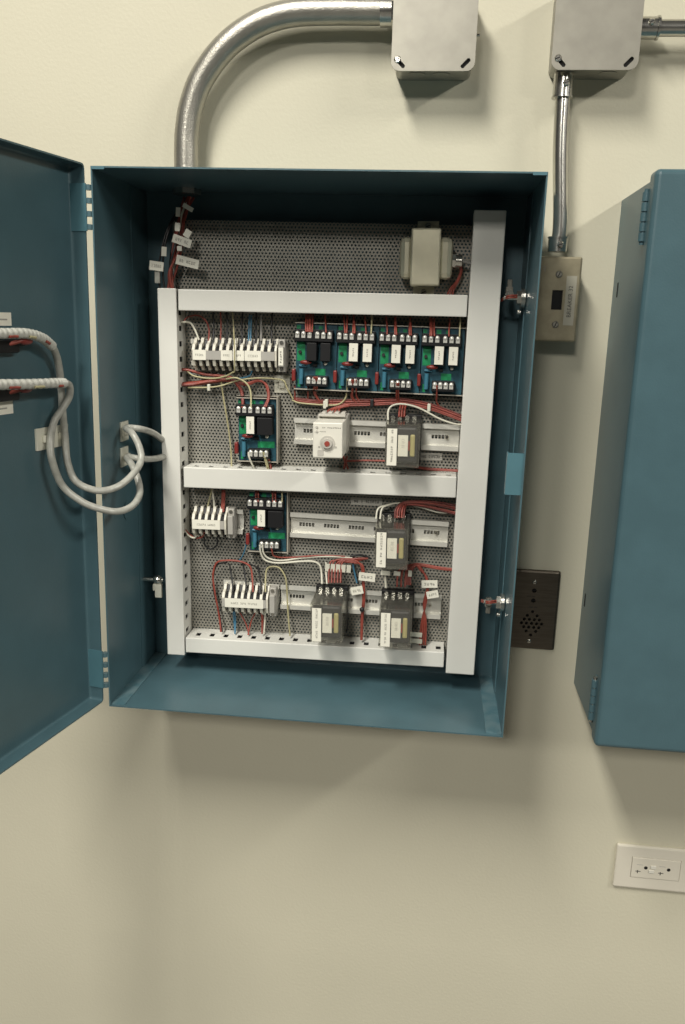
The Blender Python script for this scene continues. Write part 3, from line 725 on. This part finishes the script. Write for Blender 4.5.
# top of long terminal strip
h = harness('short mixed wires rising from the long terminal strip into the top duct', 236, 338)
for x in (213.5, 227, 242, 256, 271.5): W(h, [(x, 343, -.052), (x, 336, -.050), (x + jit(.6), 325, -.044), (x + jit(1), 312, -.042)], .0012, 'bwire')
W(h, [(208.5, 341, -.050), (209, 330, -.046), (206, 321, -.045), (198, 315.5, -.045), (188, 317, -.045), (184, 321, -.046)], .0011, 'red')
W(h, [(220.5, 340, -.050), (221, 326, -.044), (220.5, 312, -.042)], .0010, 'red')
W(h, [(234.5, 372, -.064), (234.5, 364, -.069), (234.5, 345, -.069), (234, 337, -.060), (233.5, 325, -.046), (232.5, 312, -.042)], .0009, 'yellow')
for dx in (0, 2): W(h, [(248.5 + dx, 341, -.050), (249 + dx, 328, -.044), (249.5 + dx, 315, -.042)], .0010, 'blwire')
W(h, [(261, 341, -.050), (261, 328, -.044), (261, 315, -.042)], .0012, 'gwire')
lone('white wire hooked from the left duct onto the long terminal strip', [(178, 322.5, -.050), (184, 322, -.050), (190.5, 323, -.050), (195, 330, -.050), (199, 340, -.052)], .0014, 'wwire')
# under the strip
h = harness('thick red wire bundle leaving the left duct under the long terminal strip', 181, 384)
for k in range(8):
    d = (k - 3.5) * .55
    a = [(178, 384.5 + d * .6, -.050 + jit(.004)), (195, 383.5 + d * .8, -.048 + jit(.004)), (215, 380.5 + d, -.046 + jit(.004)), (230, 379.5 + d * .8, -.046)]
    if k < 4: a += [(238 + d, 384, -.046), (242.5 + d, 391, -.046), (243.5 + d * .8, 400, -.050), (243.3 + d * .8, 408, -.058)]
    else: a += [(246, 383 + d, -.046), (258, 379.8 + d * .7, -.046), (265.5 + d * .6, 385, -.046), (268 + d * .5, 397, -.050), (264 + d, 407, -.058)]
    W(h, a, .0014, 'red' if k % 3 else 'maroon')
W(h, [(178, 369, -.050), (190, 370.5, -.050), (205, 374.5, -.048), (222, 376, -.048), (232, 377.5, -.046)], .0019, 'red')
o = MB().box(-.002, .002, -.003, .003, -.0045, .0045, .001).build('cable_tie', 'nylon', h); o.location = U(209, 387.5, -.050) - h.location
lone('yellow wire sagging under the long terminal strip from its left end', [(178, 368.5, -.050), (186, 370, -.050), (194, 376, -.050), (212, 378.5, -.050), (226, 376, -.056), (233.5, 372, -.064)], .0012, 'yellow')
lone('yellow wire arching from the red bundle down to the upper single relay board', [(226, 379, -.050), (236, 378, -.052), (246, 383, -.052), (250.5, 392, -.052), (251, 408, -.058)], .0013, 'yellow')
lone('yellow wire hanging straight down to the middle duct', [(221, 380, -.046), (223, 395, -.042), (228, 425, -.040), (231, 450, -.042), (231.5, 468, -.048)], .0012, 'yellow')
lone('yellow wire along the underside of the red bundle to the tie mount', [(188, 387.5, -.050), (205, 387.5, -.052), (220, 386, -.050), (240, 380, -.048), (260, 378, -.048), (276, 379, -.046), (284, 381, -.048), (287, 388, -.048), (293, 399, -.044)], .0011, 'yellow')
lone('blue-grey wire looping below the long terminal strip', [(189, 372, -.050), (197, 377, -.048), (215, 379, -.046), (238, 378.5, -.046), (249, 376, -.048), (252, 371, -.052)], .0010, 'blwire')
A = U(282.5, 384, YP)
o = thing('cable_tie_mount', 'white square tie mount on the panel under the long terminal strip', 'tie mount', (A.x, YP, A.z), TL)
MB().box(-.0108, .0108, -.0022, 0, -.0118, .0118, .0005).build('pad', 'nylon', o); MB().box(-.004, .004, -.006, -.0022, -.0055, .0055, .001).build('saddle', 'nylon', o)
# row of boards: wires above and below
h = harness('red wires dropping from the top duct into the row of four relay boards', 380, 322)
for x, c in ((306, 2), (309, 2), (312, 1), (326, 1), (345, 2), (353, 2), (366, 1), (387, 1), (395, 2), (409.5, 2), (430, 2), (434.5, 1), (449, 1)):
    yb = 332 + (x - 306) * .033
    for k in range(c): W(h, [(x + k * 1.6, yb, -.060), (x + k * 1.6 + jit(.4), yb - 6, -.056), (x + k * 1.3 + jit(1.5), yb - 18, -.045)], .0011, 'red')
for x in (371, 459.5): W(h, [(x, 334 + (x - 371) * .03, -.060), (x + .5, 326, -.056), (x + 1, 314, -.046)], .0011, 'yellow')
h = harness('red wires hanging from the row of four relay boards into the loom below', 380, 398)
for x, yb, c in ((314, 377, 3), (352, 380, 2), (356, 380, 1), (397, 383, 2), (437, 386, 1)):
    for k in range(c): W(h, [(x + k * 1.6, yb, -.060), (x + k * 1.4 + jit(.5), yb + 10, -.052), (x + k * 1.2 + jit(.8), yb + 17, -.044), (x + 6, yb + 25, -.042)], .0012, 'red')
for x in (295, 308): W(h, [(x, 386, -.046), (x, 394, -.042), (x + 1, 400, -.040), (x + 12, 403, -.040)], .0012, 'red')
W(h, [(347.5, 379, -.058), (347, 390, -.048), (345, 399, -.044), (338, 404.5, -.043), (325, 405, -.043), (300, 403, -.043), (292, 400, -.043)], .0012, 'yellow')
h = harness('red wire loom running under the row of four relay boards to the right duct', 370, 403)
for k in range(6):
    d = (k - 2.5) * 1.15 + jit(.5)
    W(h, [(294, 399 + d * .5, -.040), (315, 402 + d * .7, -.041), (345, 403 + d, -.042), (372, 402.5 + d, -.043), (400, 401.5 + d, -.043), (425, 405.5 + d, -.044), (445, 412 + d, -.046), (462, 418.5 + d, -.050)], .0011, 'red' if k % 2 else 'maroon')
for px, py, m_ in ((372, 403, 'bwire'), (325, 404.5, 'nylon'), (429, 407.5, 'nylon'), (326.5, 403, 'nylon')):
    o = MB().box(-.0022, .0022, -.004, .004, -.0052, .0052, .001).build('cable_tie', m_, h); o.location = U(px, py, -.045) - h.location
h2 = lone('white wire arching over the upper clear relay into the right duct', [(388, 420, -.070), (388.5, 410, -.064), (394, 405, -.058), (405, 404.3, -.056), (420, 408.5, -.054), (440, 419, -.054), (455, 424, -.054), (464, 424.5, -.052)], .0013, 'wwire')
h = harness('red wires feeding the sockets of the timer and the upper clear relay', 340, 412)
for k in range(4): W(h, [(326 + k * 4, 418, -.055), (327 + k * 4, 412, -.052), (334 + k * 2, 408, -.046), (350, 404 + k * .5, -.043)], .0014, 'red')
for k in range(3): W(h, [(399 + k * 2.6, 417, -.056), (399.5 + k * 2.6, 410, -.050), (401 + k * 2.6, 404, -.044)], .0014, 'red')
W(h, [(343, 456, -.040), (345, 462, -.040), (344, 469, -.046)], .0016, 'red'); W(h, [(347, 456, -.040), (346, 462, -.040), (348, 469, -.046)], .0013, 'red')
W(h, [(345, 461, -.038), (365, 460.5, -.037), (390, 461, -.037)], .0013, 'red')
for k in range(2): W(h, [(405, 464 + k, -.038), (425, 468 + k * 1.2, -.039), (445, 469.5 + k, -.042), (463, 470.5 + k, -.046)], .0012, 'red')
h = harness('white and yellow wires under the upper single relay board', 258, 462)
W(h, [(248.5, 452, -.058), (249, 457, -.058), (252, 464, -.055), (255, 470, -.052)], .0013, 'wwire')
for k in range(2): W(h, [(263.5 + k, 452, -.058), (265 + k, 459, -.056), (268 + k, 470, -.052)], .0014, 'yellow')
W(h, [(268, 458, -.050), (270, 463, -.048), (271, 469, -.050)], .0015, 'red')
# flat labels stuck on the panel
def plabel(label, px, py, w, h, words, m='greylabel'):
    A = U(px, py, YP); o = thing('panel_label', label, 'label', (A.x, YP, A.z), TL)
    MB().box(-w / 2, w / 2, -.0006, 0, -h / 2, h / 2).build('tape', m, o); marks('print', o, words, w * .8, h * .38, (0, -.0006, 0), False, 'coil')
plabel('grey printed label on the panel beneath the upper clear relay', 430.5, 456.5, .031, .0098, [3, 6])
plabel('grey printed label on the panel directly under the middle duct', 366.5, 501.5, .043, .0105, [2, 1, 6])
# row three
h = harness('wires rising from the five-way terminal strip', 212, 506)
W(h, [(207, 514, -.050), (208, 505, -.046), (211, 493, -.042), (212, 486, -.046)], .0012, 'yellow'); W(h, [(214, 514, -.050), (214, 503, -.046), (212.5, 491, -.042), (212, 484, -.046)], .0014, 'wwire')
for k in range(3): W(h, [(221 + k * 1.2, 512, -.050), (222 + k * 1.1, 503, -.046), (222.5 + k * 1.1, 490, -.044)], .0013, 'red')
h = harness('red, white and dark wires looped under the five-way terminal strip', 200, 537)
W(h, [(184, 528, -.050), (189, 534, -.048), (195, 538, -.048), (202, 537, -.048), (204, 532, -.052)], .0013, 'red')
W(h, [(184, 529, -.050), (188, 535, -.050), (194, 538, -.050), (197, 535, -.052)], .0013, 'wwire')
W(h, [(204, 537, -.048), (205, 545, -.042), (211, 549, -.040), (217, 545, -.042), (217, 537, -.048)], .0012, 'bwire')
W(h, [(246, 535, -.044), (246, 545, -.040), (243, 555, -.038), (238, 562, -.036)], .0010, 'blwire')
h = harness('red and yellow wires above the lower single relay board', 260, 494)
for x in (256, 258, 273, 275.5): W(h, [(x, 502, -.058), (x + jit(.6), 496, -.054), (x + jit(1), 486, -.048)], .0013, 'red')
W(h, [(282, 502, -.058), (282, 494, -.054), (281, 486, -.048)], .0012, 'yellow')
h = harness('white wires sweeping from the lower single relay board to the left pair relay', 262, 552)
W(h, [(260, 545, -.058), (260.5, 552, -.056), (265, 560, -.052), (278, 563, -.048), (300, 561.5, -.046), (313, 561.5, -.046), (319.5, 565, -.046), (321.5, 573, -.048), (322, 584, -.058)], .0015, 'wwire')
W(h, [(262.5, 545, -.058), (263.5, 553, -.056), (269, 558.5, -.052), (282, 560.5, -.048), (305, 557.5, -.044), (330, 556.5, -.044), (352, 558, -.042)], .0013, 'wwire')
W(h, [(271.5, 545, -.058), (272, 551, -.056), (275, 556.5, -.050), (290, 557.5, -.046), (320, 555.5, -.044), (345, 556.5, -.043)], .0012, 'red')
h = harness('red loom and pale wire from the middle clear relay to the right duct', 410, 505)
for k in range(5):
    d = (k - 2) * 1.3 + jit(.5)
    W(h, [(395 + k * 2.2, 518, -.062), (396 + k * 2.2, 509, -.056), (404 + k, 503.5 + d * .5, -.050), (425, 504 + d, -.048), (445, 507.5 + d * 1.4, -.050), (460, 511 + d * 1.6, -.052)], .0013, 'red' if k % 2 else 'maroon')
for k in range(2): W(h, [(376 + k * 4, 519, -.066), (377.5 + k * 4, 510, -.060), (383 + k * 2.5, 506, -.054), (400, 503, -.048), (420, 507, -.044), (440, 512.5, -.046), (460, 511.5, -.050)], .0012, 'wwire')
# row four
h = harness('red wire loop and black wires over the seven-way terminal strip', 235, 575)
W(h, [(221, 632, -.052), (219, 615, -.046), (214.5, 590, -.042), (213, 575, -.042), (216.5, 563, -.044), (226, 560.5, -.046), (240, 561.5, -.046), (249.5, 566, -.046), (252, 575, -.048), (253, 592, -.058)], .0014, 'red')
W(h, [(222.5, 632, -.050), (219, 612, -.044), (214, 592, -.040), (213.2, 578, -.040), (217, 565, -.042), (227, 562.5, -.044)], .0012, 'bwire')
for x, t0 in ((230.5, 564), (244, 563), (259, 566)): W(h, [(x - 1, t0, -.044), (x + .5, t0 + 9, -.046), (x + 2, t0 + 20, -.052), (x + 2, t0 + 28, -.060)], .0013, 'bwire')
W(h, [(249, 563.5, -.044), (256, 567, -.043), (260, 572, -.044)], .0011, 'bwire')
h = harness('yellow wire hooped from the seven-way strip down to the bottom duct', 280, 575, name='wire_harness')
W(h, [(265.5, 592, -.060), (265.5, 580, -.050), (267, 569, -.046), (273, 566.5, -.046), (280, 568.5, -.046), (285.5, 578, -.046), (287, 592, -.046), (288, 612, -.046), (290, 636, -.052)], .0012, 'yellow')
h = harness('thin wires running from the seven-way strip into the bottom duct slots', 250, 622)
W(h, [(265.5, 607, -.058), (265, 618, -.050), (264, 634, -.052)], .0012, 'wwire')
W(h, [(255.5, 612, -.052), (251, 622, -.046), (248, 635, -.052)], .0011, 'red'); W(h, [(240, 613, -.052), (246, 624, -.046), (249, 635, -.052)], .0010, 'red')
for k in range(2): W(h, [(261 + k, 611, -.050), (262 + k, 620, -.044), (262, 634, -.050)], .0011, 'red'); W(h, [(233 + k * 1.5, 611, -.050), (234 + k * 1.5, 620, -.044), (235, 634, -.050)], .0011, 'blwire')
h = harness('red loom with white tags over the left relay of the lower pair', 345, 565)
for k in range(5):
    x = 328.5 + k * 3; W(h, [(x, 583, -.060), (x + .4, 573, -.052), (x + 2, 563 + jit(1), -.046), (x + 9, 559.5 + jit(1), -.044), (358, 558.5 + k * .4, -.043), (368, 558.5, -.042)], .0013, 'red')
for k in range(4): W(h, [(340, 559.5 + k * .6, -.044), (354 + k * .6, 560 + k, -.046), (361 + k * .7, 566, -.048), (362.5 + k * .5, 580, -.048), (363 + k * .5, 600, -.048), (361.5 + k * .5, 615, -.046), (361 + k * .3, 640, -.052)], .0012, 'red')
W(h, [(352, 558, -.042), (354, 570, -.042), (357, 583, -.044)], .0013, 'blwire'); W(h, [(350, 556, -.042), (360, 555, -.040), (370, 558, -.038)], .0016, 'bwire')
W(h, [(326, 562, -.044), (326, 572, -.048), (327, 584, -.058)], .0014, 'wwire')
o = MB().ball((0, 0, 0), .0035, .0035, .0035).build('cable_tie', 'bwire', h); o.location = U(362, 609.5, -.049) - h.location
for px, py, ww, hh_, an, wd in ((367, 577, .0225, .0115, 3, [4]), (357, 590.5, .0165, .0110, -14, [4])): wtag(h, px, py, -.054, ww, hh_, an, wd)
for k in range(5): wtag(h, 327.5 + k * 5.3, 567.5 + k * .35, -.050, .0058, .0105, 2, None, 'nylon')
h = harness('red loom with white tags over the right relay of the lower pair', 425, 570)
for k in range(3): W(h, [(397 + k * 4, 587, -.060), (397.5 + k * 4, 577, -.054), (400 + k * 3.4, 569, -.048), (410, 565 + k, -.046), (420, 564 + k * .8, -.046), (440, 567.5 + k * .8, -.048), (457, 569.5 + k * .6, -.050)], .0014, 'red')
for k in range(4): W(h, [(406 + k * 1.5, 585, -.058), (407 + k * 1.3, 573, -.052), (413 + k, 565.5, -.048), (420, 567 + k, -.048), (425.5 + k * .4, 577, -.050), (427 + k * .4, 588, -.052), (423.5 + k * .8, 604, -.050), (426 - k * 1.5, 622, -.048), (425.5 - k * 2, 645, -.052)], .0012, 'red')
W(h, [(385, 571, -.050), (385.2, 578, -.052), (386, 588, -.060)], .0016, 'wwire')
for px, py, ww, hh_, an, wd in ((429.5, 584, .0215, .0105, -4, [4]), (432.5, 594.5, .0160, .0100, -14, [4]), (385.5, 573, .0125, .0060, 2, None), (397, 573.5, .0090, .0060, 2, None), (410, 573.5, .0050, .0085, 2, None)): wtag(h, px, py, -.056, ww, hh_, an, wd)
for py in (634.5, 641): wtag(h, 416, py, -.058, .0165, .0065, 2, None, 'nylon')
h = harness('red leads from the transformer into the top duct', 456, 280)
for k in range(3): W(h, [(459 + k, 264, -.050), (460.5 + k * .6, 272, -.046), (456 + k, 282, -.044), (450 + k * 2, 289, -.042), (446 + k * 3, 298, -.044)], .0012, 'red')

# ------------------------------------------------------------------ door wiring
o = thing('cable_tie_mount', 'large white tie mount pair on the open door', 'tie mount', UD(51, 437, 0), 0)
o.rotation_euler = (0, 0, -OPEN)
for ds in (-.0145, .0145):
    MB().box(ds - .014, ds + .014, -.0001, .003, -.0125, .0125, .0005).build('pad', 'nylon', o)
    MB().box(ds - .005, ds + .005, .003, .007, -.004, .004, .001).build('saddle', 'nylon', o)
def cable(label, wrapped, rest, r=.0042):
    c = thing('control_cable', label, 'cable', wrapped[0])
    loc = c.location
    P1 = [q - loc for q in crm(wrapped, 24)]; n = len(P1)
    MB().tube(P1, .0052, 12, rf=lambda t, i: .0054 + .0004 * math.sin(i * 1.25)).build('spiral_wrap', 'wrap', c)
    P2 = [q - loc for q in crm([wrapped[-2], wrapped[-1]] + rest, 10)][8:]
    MB().tube(P2, r, 12).build('sleeve', 'sleeve', c)
    for k, f in enumerate((.35, .55, .8)):
        i = int(n * f); MB().tube([P1[i + j] + DN * .0045 + Vector((0, 0, -.003)) for j in range(-4, 5)], .0016, 6).build('wire', 'red' if k != 1 else 'yellow', c)
    return c
a = [UD(-22, 332, .020), UD(0, 333.5, .020), UD(25, 333.5, .020), UD(42, 338, .018), UD(52, 346, .016)]
b = [UD(58, 362, .012), UD(61, 385, .010), UD(62.5, 410, .010), UD(65, 436, .011), UD(67.5, 462, .016),
     Vector((-.012, -.226, U(80, 482, -.226).z)), Vector((U(97, 490.5, -.222).x, -.222, U(97, 490.5, -.222).z)), U(117, 487, -.208), U(133, 474, -.186), U(141, 460, -.168), U(139, 446, -.160), U(132, 433, -.152), UX(126, 428, .012),
     U(138, 428.5, -.130), U(152, 432.5, -.100), U(163, 440, -.066)]
cable('upper pale door cable, spiral wrapped, looping across the hinge into the enclosure', a, b)
a = [UD(-22, 384.5, .024), UD(0, 384.5, .024), UD(30, 384, .024), UD(55, 383, .024), UD(64, 383, .024)]
b = [UD(69.5, 386, .022), UD(69, 397, .020), UD(62, 409, .016), UD(54, 422, .012), UD(50.5, 440, .011), UD(52, 460, .016), U(62, 485, -.245), U(80, 500.5, -.238), U(97, 508, -.230), U(117, 511.5, -.216), U(132, 506, -.196), U(139.5, 494, -.178), U(138, 480, -.166), U(132, 465, -.156), UX(127, 457, .012),
     U(138, 458.5, -.130), U(152, 459, -.100), U(165, 456.5, -.066)]
cable('lower pale door cable, crossing over the upper one and looping lowest', a, b)
for k, (y0, y1, lb) in enumerate(((341, 343, 'black switch body on the door under the upper cable'), (389, 392, 'black switch body on the door under the lower cable'))):
    A = UD(2, y0 + 2.5, 0); s = thing('pilot_switch', lb, 'switch', A, 0, None); s.rotation_euler = (0, 0, -OPEN)
    LD = lambda px, py, off: Matrix.Rotation(OPEN, 4, 'Z') @ (UD(px, py, off) - A)
    e = LD(27, y0 + 4, .010).x
    MB().box(e + .012, .10, 0, .011, -.0095, .0040, .002).box(e, .08, 0, .009, -.0030, .0040, .002).build('contact_block', 'black', s)
    c = LD(26, y0, .0165); MB().ball(c, .0105, .0035, .0042, 14, 8).build('crimp_cap', 'redcap', s)
    MB().cyl((c[0] + .008, c[1], c[2]), (c[0] + .020, .008, c[2] - .004), .0022, 8).build('lead', 'red', s)
for k, (py, lb) in enumerate(((319, 'paper label on the open door above the cables'), (408.5, 'paper label on the open door below the cables'))):
    A = UD(0, py, .0); s = thing('door_label', lb, 'label', A); s.rotation_euler = (0, 0, -OPEN)
    MB().box(-.0195 if k else -.0165, .05, 0, .0006, -.0068, .0068).build('tape', 'label', s)
    mk = MB().box(-.010, .03, .0006, .0008, -.0012, .0004).build('print', 'inkgrey', s)
